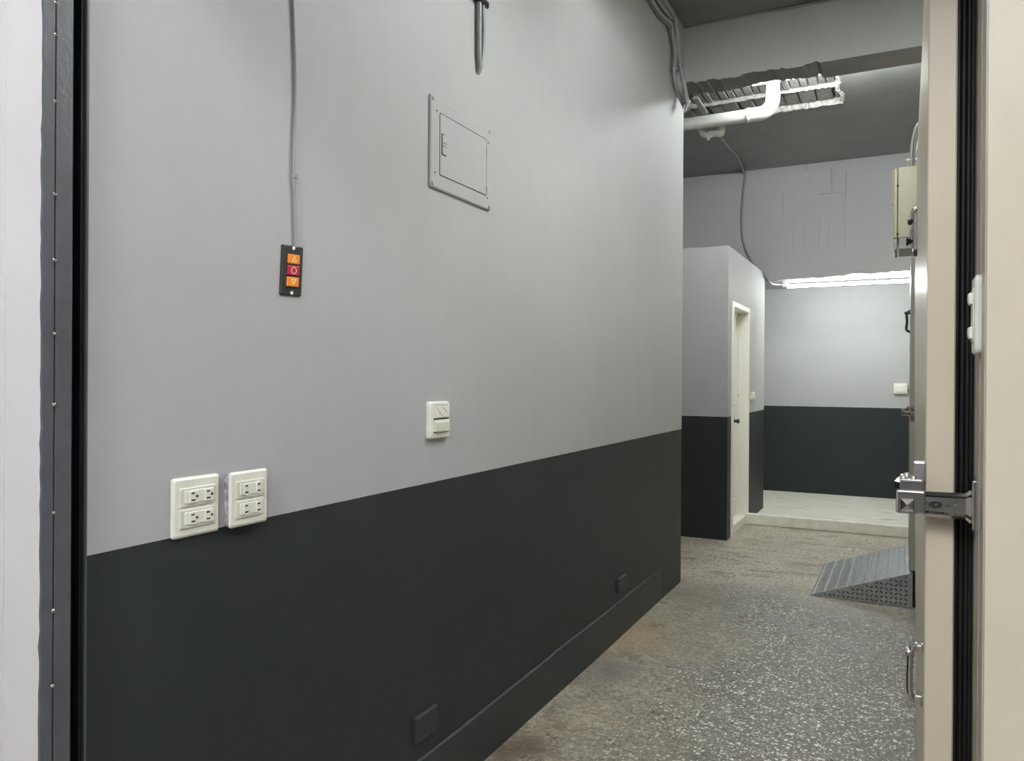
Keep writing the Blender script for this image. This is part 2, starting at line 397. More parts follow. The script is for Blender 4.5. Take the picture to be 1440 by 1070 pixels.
lk = MB().bbox(XL+.001, XL+.012, ph.y-.03, ph.y+.03, ph.z-.045, ph.z+.045, .003).build('lock_plate', 'steel', dr, leaf)
MB().lathe((XL+.01, ph.y-.008, ph.z), (1, 0, 0), [(0, .018), (.012, .018), (.02, .012), (.03, .012), (.034, .02), (.05, .02), (.054, .015)]).build('knob', 'darksteel', dr, leaf)
ph = at(1042, 555, 'x', XL+.02)
MB().tube([(XL+.014, ph.y-.11, ph.z), (XL+.014, ph.y+.11, ph.z)], .005).build('slide_bolt', 'steel', dr, leaf)

# curb
cb = MB(); cb.bbox(A, XC+.03, 7.475, 7.555, 0, .098, .008, 3)
tag(recentre(cb.build('floor_curb', 'curb')), 'low cream curb across the floor beside the closet door', 'curb')

# ------------------------------------------------------------------ shutter guide rail at the left edge
sg = thing('shutter_guide_rail', 'dark slate shutter guide rail with a black slot and bright screws', 'rail', (XJ, .85, 0))
yg = at(76.5, 535, 'x', XJ).y; ye = at(101.5, 535, 'x', XJ).y
ZT = 2.37
o1 = MB(); n = 90
for k in range(1):
    rings = []
    for i in range(n+1):
        z = ZT*i/n; e = random.uniform(-.0012, .0012) + (.0012 if random.random() < .12 else 0)
        rings.append([(XJ-.02, YF+.0205, z), (XJ-.004, YF-.0008-e, z), (XJ, YF+.0006-e, z), (XJ, yg-.0015, z), (XJ-.02, yg-.0015, z)])
    o1.loft(rings)
o1.build('outer_flange', 'rail', sg)
MB().box(XJ-.02, XJ-.004, yg-.002, yg+.0015, 0, ZT).build('groove', 'blackm', sg)
MB().bbox(XJ-.02, XJ-.0005, yg+.0015, ye, 0, ZT, .0012).build('inner_flange', 'rail', sg)
MB().box(XJ-.066, XJ-.058, ye-.003, .904, 0, ZT).box(XJ-.058, XJ-.02, ye-.004, ye-.0005, 0, ZT).build('slot_lining', 'black', sg)
MB().box(XJ-.058, A+.0015, .9005, .9045, 0, ZT).build('back_lip', 'rail', sg)
MB().box(XJ-.058, A-.004, .893, .9003, 0, ZT).build('brush_seal', 'black', sg)
for py in (3, 48, 142, 273, 366, 469, 569, 721, 858, 964):
    p = at(77.5, py, 'x', XJ)
    s_ = MB().lathe((XJ-.004, yg, p.z), (1, 0, 0), [(0, .0042), (.0035, .0042), (.0055, .0028), (.006, .0008)], 10).build('screw', 'chrome', sg)

# ------------------------------------------------------------------ things on the left wall
def Xp(out): return A+out
def yzloft(rings_, mb=None):
    mb = mb or MB(); mb.loft([[(A+x, u, v) for u, v in rr] for x, rr in rings_]); return mb
# push-button station
P = [WL(*q) for q in ((394, 344), (425, 347), (392, 415), (424, 417))]
yc = sum(p[0] for p in P)/4; zc = sum(p[1] for p in P)/4; bw, bh = .072, .121
st = thing('push_button_station', 'black push-button station with orange, red and orange buttons on grey wall', 'control', (A, yc, zc-bh/2))
def sh(m):                                # the station hangs slightly askew
    m.v = [(x, y+(z-zc)*.055, z+(y-yc)*.04) for x, y, z in m.v]; return m
sh(yzloft([(0, rrect(yc-bw/2, yc+bw/2, zc-bh/2, zc+bh/2, .003)), (.003, rrect(yc-bw/2, yc+bw/2, zc-bh/2, zc+bh/2, .003)), (.0055, rrect(yc-bw/2+.003, yc+bw/2-.003, zc-bh/2+.003, zc+bh/2-.003, .003))])).build('casing', 'blackm', st)
sh(yzloft([(.005, rrect(yc-.025, yc+.024, zc-.043, zc+.043, .002)), (.0065, rrect(yc-.024, yc+.023, zc-.042, zc+.042, .002))])).build('button_surround', 'hole', st)
for k, (dz, mt) in enumerate(((.0275, 'orange'), (0, 'red'), (-.0275, 'orange'))):
    z0 = zc+dz
    b = sh(yzloft([(.006, rrect(yc-.020, yc+.019, z0-.0115, z0+.0115, .001)), (.009, rrect(yc-.020, yc+.019, z0-.0115, z0+.0115, .001)), (.0100, rrect(yc-.0185, yc+.0175, z0-.010, z0+.010, .001))])).build('button', mt, st)
    b['label'] = ('orange button marked with an up triangle', 'red button marked with a ring', 'orange button marked with a down triangle')[k]
    m = MB()
    if k == 1:
        ro = [(math.cos(i*math.pi/12), math.sin(i*math.pi/12)) for i in range(24)]; R0, R1 = .0088, .0068
    else:
        s2 = 1 if k == 0 else -1
        ro = [(math.cos(math.radians(90*s2+120*i)), math.sin(math.radians(90*s2+120*i))) for i in range(3)]; R0, R1 = .0098, .0058
        z0 = z0 - .002*s2
    for x0, x1 in ((.0098, .0106),):
        m.loft([[(A+x, yc-.0005+u*r_*1.05, z0+v*r_) for u, v in ro] for x, r_ in ((x0, R0), (x1, R0), (x1, R1), (x0, R1))], cap=False)
    sh(m).build('symbol', 'pinkp' if k == 1 else 'yellow', st, b)
for dz in (.0545, -.0545):
    sh(MB().lathe((A+.0045, yc, zc+dz), (1, 0, 0), [(0, .0045), (.002, .0045), (.0035, .003)], 12)).build('screw', 'plate', st)
# its cord
pts = [(410, -60), (410, 0), (411.5, 40), (413, 90), (413.5, 140), (411.5, 190), (410.5, 240), (412, 280), (413, 320), (413.5, 348)]
m = MB().tube(smooth_path([(A+.005, *WL(*q)) for q in pts]), .0036, 8)
for q in ((412, 248),):
    y, z = WL(*q); m.box(A, A+.011, y-.006, y+.006, z-.004, z+.004)
tag(recentre(m.build('hanging_cable', 'cable')), 'thin grey cable running down to the push-button station', 'cable')

# outlets
def outlet(y0, y1, z0, z1, t, ground, label, slant):
    r = thing('power_outlet', label, 'outlet', (A, (y0+y1)/2, z0), 'white four-socket outlets on the left wall')
    if t > .015:
        yzloft([(0, rrect(y0+.002, y1-.002, z0+.002, z1-.002, .005)), (t-.004, rrect(y0+.001, y1-.001, z0+.001, z1-.001, .005))]).build('wrapped_base', 'film', r)
    pl = yzloft([(t-.005 if t > .015 else 0, rrect(y0, y1, z0, z1, .006)), (t-.003, rrect(y0, y1, z0, z1, .006)), (t, rrect(y0+.004, y1-.005, z0+.005, z1-.005, .005))]).build('cover_plate', 'plate', r)
    yc_ = (y0+y1)/2; hh = (z1-z0)
    for k in (0, 1):
        a = z0+hh*(.15+.36*k); b_ = a+hh*.32
        ins = yzloft([(t-.001, rrect(y0+.015, y1-.012, a, b_, .003)), (t+.0015, rrect(y0+.015, y1-.012, a, b_, .003)), (t+.0025, rrect(y0+.0165, y1-.0135, a+.0015, b_-.0015, .003))]).build('socket_module', 'platein', r)
        yzloft([(t+.002, rrect(y0+.025, y1-.02, a+.007, b_-.006, .002)), (t+.0038, rrect(y0+.026, y1-.021, a+.008, b_-.007, .002))]).build('socket_face', 'plate', r, ins)
        for c in (.36, .69):
            yy = y0+(y1-y0)*c+.004; zz = (a+b_)/2
            if ground: sf_ = yzloft([(t+.0035, rrect(yy-.011, yy+.013, zz-.0135, zz+.0135, .003)), (t+.0055, rrect(yy-.010, yy+.012, zz-.0125, zz+.0125, .003))])
            else: sf_ = yzloft([(t+.0035, rrect(yy-.0095, yy+.0095, zz-.0145, zz+.0145, .0094)), (t+.0055, rrect(yy-.009, yy+.009, zz-.014, zz+.014, .0089))])
            so = sf_.build('socket', 'plate', r, ins)
            h = MB()
            for dz in (.0075, -.0065):
                h.box(A+t+.005, A+t+.0060, yy-.0065, yy+.0015+(.0015 if dz < 0 else 0), zz+dz-.0015, zz+dz+.0015)
            if ground: h.lathe((A+t+.005, yy+.0075, zz+.0005), (1, 0, 0), [(0, .0029), (.001, .0029)], 10)
            h.build('slot', 'hole', r, ins)
    return r
q = [WL(*p) for p in ((240, 673), (309, 744))]
outlet(q[0][0], 1.2035, 1.0195, 1.1425, .008, True, 'white outlet plate with four grounded sockets, nearest the shutter rail', 0)
outlet(1.221, 1.332, 1.0205, 1.142, .021, False, 'white outlet plate with four two-slot sockets and film-wrapped side', 0)

# card-style switch
y0, z1 = WL(599.5, 565); z0 = WL(599.5, 617.5)[1]; y1 = y0+.117; t = .016
sw = thing('wall_switch', 'white wall switch with a flap and wide rocker, below the breaker panel', 'switch', (A, (y0+y1)/2, z0))
yzloft([(0, rrect(y0, y1, z0, z1, .008)), (t-.006, rrect(y0, y1, z0, z1, .008)), (t-.001, rrect(y0+.004, y1-.004, z0+.003, z1-.003, .007)), (t, rrect(y0+.010, y1-.010, z0+.008, z1-.008, .005))]).build('cover_plate', 'plate', sw)
hz = z1-z0
fp = yzloft([(t-.001, rrect(y0+.018, y1-.012, z0+hz*.56, z1-hz*.11, .002)), (t+.003, rrect(y0+.018, y1-.012, z0+hz*.56, z1-hz*.11, .002)), (t+.004, rrect(y0+.020, y1-.014, z0+hz*.575, z1-hz*.125, .002))]).build('flap', 'plate', sw)
ya, yb = y0+.026, y1-.05
for k in (0, 1):
    a_ = (y0+.026+.038*k, z1-hz*.13); b_ = (a_[0]+(.045 if k == 0 else .028), a_[1]-hz*(.29 if k == 0 else .17))
    MB().tube([(A+t+.004, *a_), (A+t+.004, *b_)], .0016, 6).build('crease', 'fixture', sw, fp)
rk = yzloft([(t-.001, rrect(y0+.018, y1-.012, z0+hz*.19, z0+hz*.51, .002)), (t+.003, rrect(y0+.018, y1-.012, z0+hz*.19, z0+hz*.51, .002)), (t+.007, rrect(y0+.021, y1-.015, z0+hz*.19, z0+hz*.43, .002))]).build('rocker', 'platein', sw)
MB().box(A+t-.002, A+t+.0012, y0+.017, y1-.011, z0+hz*.51, z0+hz*.545).build('gap', 'hole', sw)
MB().box(A+t-.002, A+t+.0012, y0+.017, y1-.011, z0+hz*.17, z0+hz*.19).build('gap', 'hole', sw)
MB().box(A+t-.002, A+t+.0008, y0+.020, y1-.014, z1-hz*.108, z1-hz*.095).build('gap', 'hole', sw)

# breaker panel
y0, z1 = WL(605, 134); y1, z0 = WL(687, 295.5); y0 = min(y0, WL(601, 263)[0]+.004)
z0 = (z0+WL(601, 263)[1])/2; z1 = (z1+WL(687, 181)[1])/2
bp = thing('breaker_panel', 'flush breaker panel cover with latched door, painted the grey of the wall', 'panel', (A, (y0+y1)/2, z0))
dy0, dz1 = WL(615.5, 160); dz0 = WL(613.5, 245)[1]; dy1 = WL(680.5, 240)[0]
cover = MB()
cover.loft([[(A+x, u, v) for u, v in rrect(y0+i, y1-i, z0+i, z1-i, .006)] for x, i in ((0, 0), (.006, 0), (.009, .004))] )
cover.build('cover', 'wallup', bp)
MB().loft([[(A+x, u, v) for u, v in rrect(dy0-g, dy1+g, dz0-g, dz1+g, .006)] for x, g in ((.0085, .0026), (.0098, .0026))]).build('door_gap', 'hole', bp)
dl = yzloft([(.009, rrect(dy0, dy1, dz0, dz1, .005)), (.0100, rrect(dy0, dy1, dz0, dz1, .005)), (.0104, rrect(dy0+.0008, dy1-.0008, dz0+.0008, dz1-.0008, .005))]).build('panel_door', 'wallup', bp)
ly, lz1 = WL(620, 190); _, lz0 = WL(620, 219)
lt = yzloft([(.010, rrect(ly-.013, ly+.015, lz0-.001, lz1+.001, .004)), (.0112, rrect(ly-.013, ly+.015, lz0-.001, lz1+.001, .004))]).build('latch_shadow_gap', 'hole', bp, dl)
yzloft([(.010, rrect(ly-.0115, ly+.0135, lz0+.001, lz1-.001, .004)), (.0135, rrect(ly-.010, ly+.012, lz0+.002, lz1-.002, .004))]).build('latch', 'wallup', bp, dl)
m = MB()
for zz in (lz1-.028, lz1-.038): m.box(A+.0133, A+.0142, ly-.010, ly+.012, zz-.0008, zz+.0008)
m.build('latch_slot', 'hole', bp, dl)
for (cy, cz) in ((y0+.012, z1-.012), (y1-.012, z1-.012), (y0+.012, z0+.012), (y1-.012, z0+.012)):
    MB().lathe((A+.008, cy, cz), (1, 0, 0), [(0, .006), (.002, .006), (.0045, .003)], 12).build('screw', 'wallup', bp)
for q in ((611, 156), (683.5, 201), (608.5, 243), (682, 279)):
    cy, cz = WL(*q); MB().lathe((A+.0085, cy, cz), (1, 0, 0), [(0, .0032), (.0012, .0032)], 10).build('screw_hole', 'hole', bp)
for pz in (213, 267):
    cy, cz = WL(680.5, pz); MB().tube([(A+.0115, cy, cz-.012), (A+.0115, cy, cz+.012)], .003, 8).build('hinge', 'wallup', bp)

# pair of conduits entering the wall
cn = thing('conduit_pair', 'two grey conduits dropping down into the wall above the breaker panel', 'conduit', (A, *WL(672, 102)))
for k, (x0, x1, x2, rr) in enumerate(((669.5, 669.5, 671, .0088), (674.5, 674.5, 672.5, .0085))):
    pts = [(A+.012, *WL(x0, -90)), (A+.012, *WL(x0, 0)), (A+.012, *WL(x1+(1 if k else 0), 40)), (A+.012, *WL(x1, 75)), (A+.009, *WL(x2, 95)), (A-.004, *WL(x2, 103))]
    MB().tube(smooth_path(pts), rr, 10).build('conduit', 'cable', cn)
y, z = WL(672, 3)
MB().bbox(A, A+.026, y-.034, y+.036, z-.009, z+.009, .003).build('clamp', 'darksteel', cn)
MB().lathe((A+.012, y+.04, z), (0, 1, 0), [(0, .006), (.008, .006)], 8).build('clamp_bolt', 'darksteel', cn)

# blank cover plates low on the wall
for (a, b, lab) in (((580, 1010), (611, 1027), 'charcoal painted blank cover plate low on wall, nearer the camera'), ((867, 814), (878.5, 829), 'charcoal painted blank cover plate low on wall, near the far corner')):
    y0, z1 = WL(*a); y1 = WL(*b)[0]; z0 = WL(a[0], 1048 if a[0] < 700 else 835)[1]
    m = yzloft([(0, rrect(y0, y1, z0, z1, .006)), (.009, rrect(y0, y1, z0, z1, .006)), (.013, rrect(y0+.005, y1-.005, z0+.005, z1-.005, .006))])
    tag(recentre(m.build('blank_cover_plate', 'dark')), lab, 'cover plate', 'blank plates low on the left wall')

# ------------------------------------------------------------------ cables in the corner under the ceiling
cbn = thing('cable_bundle', 'bundle of grey cables tied together in the corner beside the beam', 'cables', (A, 5.0, 3.15))
def cab(pts, r, mat='cable', name='cable'):
    return MB().tube(smooth_path([(at(px, py, 'x', A+o)) for px, py, o in pts], 5), r, 8).build(name, mat, cbn)
cab([(884, -60, .03), (917, 0, .03), (930, 20, .03), (944, 33, .03), (946, 50, .03), (949, 75, .03), (948, 100, .03), (951, 120, .03), (960, 138, .04), (966, 146, .05)], .011)
cab([(890, -60, .035), (924, 0, .035), (938, 18, .035), (948, 32, .035), (950, 60, .035), (953, 90, .035), (953, 110, .04), (958, 128, .05), (967, 144, .06)], .013)
cab([(900, -60, .06), (934, 0, .06), (948, 22, .055), (952, 45, .05), (955, 70, .05), (957, 95, .06), (962, 115, .08), (966, 140, .085)], .012)
cab([(880, -60, .015), (913, 0, .015), (928, 24, .015), (940, 36, .015), (945, 60, .015), (948, 98, .015), (949, 118, .02), (956, 138, .03), (962, 152, .04)], .009, 'cabled')
for q, o in (((945, 28), .03), ((949, 97), .03), ((965, 146), .06)):
    p = at(*q, 'x', A+o); MB().lathe((p.x, p.y, p.z-.012), (0, 0, 1), [(0, .022), (.004, .026), (.014, .026), (.018, .022)], 12).build('cable_tie', 'cabled', cbn)
p = at(966, 146, 'x', A+.07)
for k in range(4):
    a = k*1.7; MB().tube(smooth_path([p, p+Vector((.03*math.cos(a), .01, .02*math.sin(a))), p+Vector((.02*math.cos(a+1), .0, -.04+.02*k)), p+Vector((-.01, 0, -.05))], 4), .005, 6).build('loose_wire', 'pvc' if k % 2 else 'cabled', cbn)
pts = [at(955, 44, 'y', YE-.012), at(962, 39, 'y', YE-.012), at(985, 34, 'y', YE-.012), at(1050, 21, 'y', YE-.012), at(1110, 11, 'y', YE-.012), at(1150, 3, 'y', YE-.012), at(1200, -8, 'y', YE-.012), at(1300, -30, 'y', YE-.012)]
tag(recentre(MB().tube(smooth_path(pts), .007, 8).build('ceiling_cable', 'cabled')), 'grey cable running along the top of the near beam', 'cable')

# ------------------------------------------------------------------ broken ceiling patch behind the beam
rc = MB()
rc.box(HX0, HX1, HY0, HY1, H2+.085, H2+.094)
rc.build('exposed_bed', 'mortar', parent=ceiling)
yr = 6.44
x = HX0+.01
while x < HX1-.05:
    wd = random.uniform(.10, .14); x1 = min(x+wd, HX1-.01); z = H2+.03+random.uniform(-.006, .008); sk_ = random.uniform(-.01, .02)
    m = MB(); m.loft([[(x+i, yr+.012+i, zz), (x1-.012-i, yr+.012+i, zz), (x1-.012-i+sk_, HY1-.03-i, zz), (x+i+sk_, HY1-.03-i, zz)] for zz, i in ((H2+.086, 0), (z+.006, 0), (z, .006))])
    m.build('brick', 'brick', parent=ceiling); x = x1
x = HX0+.01
while x < HX1-.03:
    wd = random.uniform(.05, .075); x1 = min(x+wd, HX1-.01); z = H2+.04+random.uniform(-.006, .008)
    m = MB(); m.loft([[(x+i, 6.13+i, zz), (x1-.008-i, 6.13+i, zz), (x1-.008-i, yr-.012-i, zz), (x+i, yr-.012-i, zz)] for zz, i in ((H2+.086, 0), (z+.006, 0), (z, .005))])
    m.build('brick', 'brick', parent=ceiling); x = x1
def ragged(pts, wd, th, name, z=H2):
    m = MB(); rings = []
    P = smooth_path(pts, 10)
    for i, p in enumerate(P):
        d = (P[min(i+1, len(P)-1)]-P[max(i-1, 0)]).normalized(); q = Vector((-d.y, d.x, 0))
        a = wd*random.uniform(.5, 1.1); b = wd*random.uniform(.3, 1.0); h = th*random.uniform(.5, 1.3)
        rings.append([p+q*a+Vector((0, 0, .04)), p+q*a*.8+Vector((0, 0, -h*.4)), p+Vector((0, 0, -h)), p-q*b*.8+Vector((0, 0, -h*.3)), p-q*b+Vector((0, 0, .04))])
    m.loft(rings); return m.build(name, 'plaster', parent=ceiling)
ragged([(HX0, HY1, H2), (-1.2, HY1+.01, H2), (-.9, HY1-.0, H2), (-.7, HY1-.01, H2), (HX1, HY1-.01, H2)], .018, .014, 'broken_edge')
ragged([(HX1, HY1-.04, H2), (HX1+.004, 6.6, H2), (HX1-.02, 6.45, H2), (HX1, 6.3, H2), (HX1-.01, 6.05, H2)], .022, .016, 'broken_edge')
ragged([(HX0, yr, H2+.03), (-1.2, yr+.01, H2+.03), (-.9, yr-.01, H2+.03), (-.65, yr+.0, H2+.03), (HX1, yr+.01, H2+.03)], .012, .014, 'mortar_ridge')
# loose strip hanging at the patch
a, b = at(978, 139, 'z', H2-.02), at(992, 161, 'z', H2-.02)
m = MB(); m.loft([[(p.x-.02, p.y, p.z), (p.x+.02, p.y, p.z), (p.x+.02, p.y, p.z+.022), (p.x-.02, p.y, p.z+.022)] for p in (a, b)])
tag(recentre(m.build('cable_tray_strip', 'cable')), 'short grey strip on the ceiling above the white pipe', 'strip')

# drain pipe with elbow
PY, PZ, PR = 6.15, 3.396, .049
dp = thing('drain_pipe', 'thick pale drain pipe bending up into the broken ceiling', 'pipe', (-1.3, PY, PZ-PR))
ex = -.906; arc = [(ex-.10+.10*math.sin(a), PY, PZ+.10-.10*math.cos(a)) for a in [i*math.pi/2/8 for i in range(9)]]
MB().tube([(-2.6, PY, PZ), (-1.05, PY, PZ)], PR, 20).build('straight_pipe', 'pvc', dp)
MB().tube([(-1.09, PY, PZ), (-1.02, PY, PZ)] + arc + [(ex, PY, PZ+.16)], PR+.004, 20).build('elbow', 'pvcw', dp)
MB().tube([(ex, PY, PZ+.13), (ex, PY, 3.70)], PR, 20).build('riser', 'pvc', dp)
MB().lathe((-1.10, PY, PZ), (1, 0, 0), [(0, PR+.004), (.003, PR+.008), (.022, PR+.008), (.025, PR+.004)], 20).build('collar', 'pvc', dp)
# small trap fitting under it
f0 = at(1001, 186, 'y', 6.30)
ft = thing('pipe_fitting', 'small knobbly white pipe fitting hanging below the drain pipe', 'fitting', (f0.x, 6.30, f0.z-.05))
def fp_(px, py): return at(px, py, 'y', 6.30)
MB().tube(smooth_path([fp_(984, 180), fp_(988, 187), fp_(995, 191), fp_(1000, 188)], 5), [.024]*16, 10).build('bend', 'pvcw', ft)
MB().tube([fp_(997, 189), fp_(1004, 187), fp_(1011, 186)], .030, 12).build('body', 'pvcw', ft)
MB().tube(smooth_path([fp_(1008, 187), fp_(1014, 187), fp_(1014, 178), fp_(1014, 168)], 5), .029, 12).build('bend', 'pvcw', ft)
MB().tube([fp_(996, 190), fp_(996, 197)], .012, 8).build('drip_cap', 'pvcw', ft)
# conduit that feeds the far tube
pts = [at(1011, 190, 'z', H2-.012), at(1022, 205, 'z', H2-.012), at(1038, 222, 'z', H2-.012), Vector((at(1046, 234, 'y', 8.53).x, 8.48, H2-.014)), Vector((at(1047, 238, 'y', 8.53).x, 8.536, H2-.03)), at(1048, 247, 'y', 8.54), at(1045, 275, 'y', 8.545), at(1043, 310, 'y', 8.545), at(1045, 338, 'y', 8.545), at(1052, 358, 'y', 8.538), at(1062, 375, 'y', 8.536)]
q = at(1076, 392, 'y', 8.53)
pts += [Vector((A+.016, 8.536, q.z)), Vector((A+.05, 8.62, 2.385)), Vector((-1.25, 8.72, 2.385)), Vector((-1.19, 8.80, 2.385))]
tag(recentre(MB().tube(smooth_path(pts, 5), .0115, 8).build('conduit', 'conduit')), 'dark conduit trailing down the far beam to the lit tube', 'conduit')

# ------------------------------------------------------------------ fluorescent tubes
def tube_light(name, a, b, r, mat, label, batten, hood=None):
    a, b = Vector(a), Vector(b); mid = (a+b)/2
    t = thing(name, label, 'lamp', mid); d = (b-a).normalized()
    MB().tube([a, b], r, 12).build('tube', mat, t)
    for p, s in ((a, -1), (b, 1)):
        MB().tube([p+d*s*.03, p-d*s*.012], r*1.05, 12).build('tube_cap', 'fixture', t)
        MB().bbox(*[c for i in range(3) for c in (min((p+d*s*.012)[i], (p+d*s*.03)[i], (p+d*s*.03+batten)[i])-.010, max((p+d*s*.012)[i], (p+d*s*.03)[i], (p+d*s*.03+batten)[i])+.010)], .002).build('lamp_holder', 'fixture', t)
    e0, e1 = a-d*.05+batten, b+d*.05+batten
    m = MB(); m.bbox(*[c for i in range(3) for c in (min(e0[i], e1[i])-(.018), max(e0[i], e1[i])+(.018))], .003); m.build('batten', 'fixture', t)
    if hood: m = MB(); m.loft(hood); m.build('hood', 'fixture', t)
    return t
tube_light('tube_light', (-1.02, 5.88, 3.536), (.10, 5.88, 3.536), .014, 't_beam', 'fluorescent tube tucked behind the near ceiling beam', Vector((0, 0, .045)))
tube_light('tube_light', (-1.145, 8.82, 2.371), (.05, 8.82, 2.371), .017, 't_far', 'bright bare fluorescent tube under the far beam', Vector((0, .01, .060)))
LY, LZ = 2.65, 3.12
hood = [[(x, LY-.09, LZ+.009), (x, LY-.03, LZ+.09), (x, LY+.03, LZ+.09), (x, LY+.09, LZ+.009), (x, LY+.085, LZ+.009), (x, LY+.03, LZ+.08), (x, LY-.03, LZ+.08), (x, LY-.085, LZ+.009)] for x in (-.62, .66)]
rl = tube_light('tube_light', (-.58, LY, LZ), (.62, LY, LZ), .014, 't_room', 'hooded fluorescent tube hanging over the front of the room', Vector((0, 0, .04)), hood)
for x in (-.45, .45): MB().tube([(x, LY, LZ+.08), (x, LY, H1)], .006, 8).build('hanger', 'fixture', rl)
for x, y, lab in ((-.75, -.3, 'ceiling fluorescent tube outside, left and nearest the shutter opening'), (.35, -.5, 'ceiling fluorescent tube outside, right and near the shutter opening'), (-.3, -2.0, 'ceiling fluorescent tube outside, farthest from the shutter opening')):
    tube_light('tube_light', (x, y-1.2, 3.42), (x, y, 3.42), .016, 't_out', lab, Vector((0, 0, .045)))

# ------------------------------------------------------------------ far end small things
p0, p1 = at(1257, 539, 'y', YB), at(1276, 554, 'y', YB)
jb = thing('junction_box', 'square white junction box on the back wall by the cold room', 'box', ((p0.x+p1.x)/2, YB, p1.z))
m = MB(); m.loft([[(u, YB-d_, v) for u, v in rrect(p0.x+i, p1.x-i, p1.z+i, p0.z-i, .008)] for d_, i in ((0, 0), (.028, 0), (.034, .006))]); m.build('box_body', 'plate', jb)
m = MB(); m.loft([[(u, YB-d_, v) for u, v in rrect(p0.x+i, p1.x-i, p1.z+i, p0.z-i, .006)] for d_, i in ((.033, .02), (.04, .02), (.043, .026))]); m.build('box_lid', 'plate', jb)
MB().tube([(p1.x, YB-.015, (p0.z+p1.z)/2-.01), (p1.x+.08, YB-.015, (p0.z+p1.z)/2-.01)], .01, 8).build('cable_gland', 'cabled', jb)
yA, zA = (lambda p: (p.y, p.z))(at(1055, 551, 'x', A)); zB = at(1055, 562, 'x', A).z
cs = thing('closet_light_switch', 'small white light switch right of the closet door', 'switch', (A, yA+.06, zB))
yzloft([(0, rrect(yA, yA+.12, zB, zA, .008)), (.02, rrect(yA, yA+.12, zB, zA, .008)), (.026, rrect(yA+.006, yA+.114, zB+.006, zA-.006, .006))]).build('cover_plate', 'plate', cs)
yzloft([(.025, rrect(yA+.03, yA+.09, zB+.02, zA-.02, .004)), (.034, rrect(yA+.033, yA+.087, zB+.023, zA-.03, .004))]).build('rocker', 'fixture', cs)

# ------------------------------------------------------------------ checker-plate ramp
RX0, RX1, RY0, RY1, RH = -.517, .052, 5.19, 6.12, .208
rp = thing('checker_plate_ramp', 'grey checker-plate wedge ramp leading up to the far cold-room door', 'ramp', ((RX0+RX1)/2, (RY0+RY1)/2, 0))
th = math.atan2(RH-.006, RX1-RX0); LEN = math.hypot(RH-.006, RX1-RX0)
ux, uz = math.cos(th), math.sin(th)
m = MB(); m.loft([[(RX0, y, .0), (RX0, y, .006), (RX1, y, RH), (RX1, y, RH-.008), (RX0+.02, y, 0)] for y in (RY0, RY1)]); m.build('top_plate', 'tread', rp)
for y0, y1, nm in ((RY0+.0005, RY0+.006, 'side_plate'), (RY1-.006, RY1-.0005, 'side_plate')):
    m = MB(); m.loft([[(RX0+.012, y, .001), (RX1, y, .001), (RX1, y, RH-.007), (RX0+.012, y, .0055)] for y in (y0, y1)]); m.build(nm, 'tread', rp)
MB().box(RX1-.006, RX1-.0005, RY0+.006, RY1-.006, 0, RH-.012).build('back_plate', 'tread', rp)
# raised lugs
def lug(m, c, e1, e2, nrm, L, W, Hh):
    c, e1, e2, nrm = Vector(c), Vector(e1), Vector(e2), Vector(nrm)
    b = [c+e1*L*u+e2*W*v for u, v in ((-1, 0), (-.4, -1), (.4, -1), (1, 0), (.4, 1), (-.4, 1))]
    t_ = [c+nrm*Hh+e1*L*.7*u+e2*W*.5*v for u, v in ((-1, 0), (-.4, -1), (.4, -1), (1, 0), (.4, 1), (-.4, 1))]
    m.loft([b, t_])
m = MB(); e_s = Vector((ux, 0, uz)); e_y = Vector((0, 1, 0)); nn = Vector((-uz, 0, ux))
rows = 18
for i in range(rows):
    s_ = .018 + (LEN-.03)*i/(rows-1)
    for k in range(26):
        y = RY0+.018+k*.0355
        if y > RY1-.012: continue
        c = Vector((RX0, y, .006)) + e_s*s_
        ang = .35 if (i+k) % 2 else -.35
        if i % 2 == 0: e1 = e_y*math.cos(.45)+e_s*math.sin(.45)
        else: e1 = e_y*math.cos(.45)-e_s*math.sin(.45)
        e2 = nn.cross(e1)
        lug(m, c-nn*.0005, e1, e2, nn, .0150, .0045, .0030)
lg = m.build('tread_lugs', 'treadl', rp); lg['kind'] = 'stuff'
m = MB()
for i in range(22):
    for k in range(8):
        x = RX0+.03+i*.0265; z = .018+k*.0265
        if x > RX1-.012 or z > .006+(RH-.006)*(x-RX0)/(RX1-RX0)-.014: continue
        s2 = 1 if (i+k) % 2 else -1
        e1 = Vector((math.cos(.75), 0, s2*math.sin(.75))); lug(m, (x, RY0+.0008, z), e1, Vector((0, -1, 0)).cross(e1), (0, -1, 0), .0125, .0035, .0028)
lg = m.build('side_lugs', 'darksteel', rp); lg['kind'] = 'stuff'

# ------------------------------------------------------------------ far cold-room door, its sill and fittings
FX = .0317
fd = thing('cold_room_door', 'beige far cold-room door above the checker-plate ramp', 'door', (FX, 5.7, .215), 'cold-room doors on the right')
MB().bbox(FX, XC+.02, 5.21, 6.22, .215, 2.09, .006).build('leaf', 'beiged', fd)
MB().box(XC+.02, XC+.03, 5.22, 6.21, .22, 2.085).build('gasket', 'black', fd)
def far_latch(z, name, lab):
    MB().bbox(-.012, FX+.045, 5.165, 5.21, z-.014, z+.016, .003).build(name, 'chrome', fd)
    MB().bbox(-.016, .004, 5.16, 5.20, z+.016, z+.032, .003).build('catch', 'chrome', fd)
    MB().bbox(.012, .05, 5.18, 5.206, z+.028, z+.045, .003).build('catch', 'chrome', fd)
    for dx in (-.004, .012, .026): MB().lathe((dx, 5.167, z), (0, -1, 0), [(0, .006), (.004, .006), (.006, .003)], 8).build('rivet', 'darksteel', fd)
far_latch(1.157, 'latch_arm', '')
pz = at(1277, 452, 'y', 5.6).z
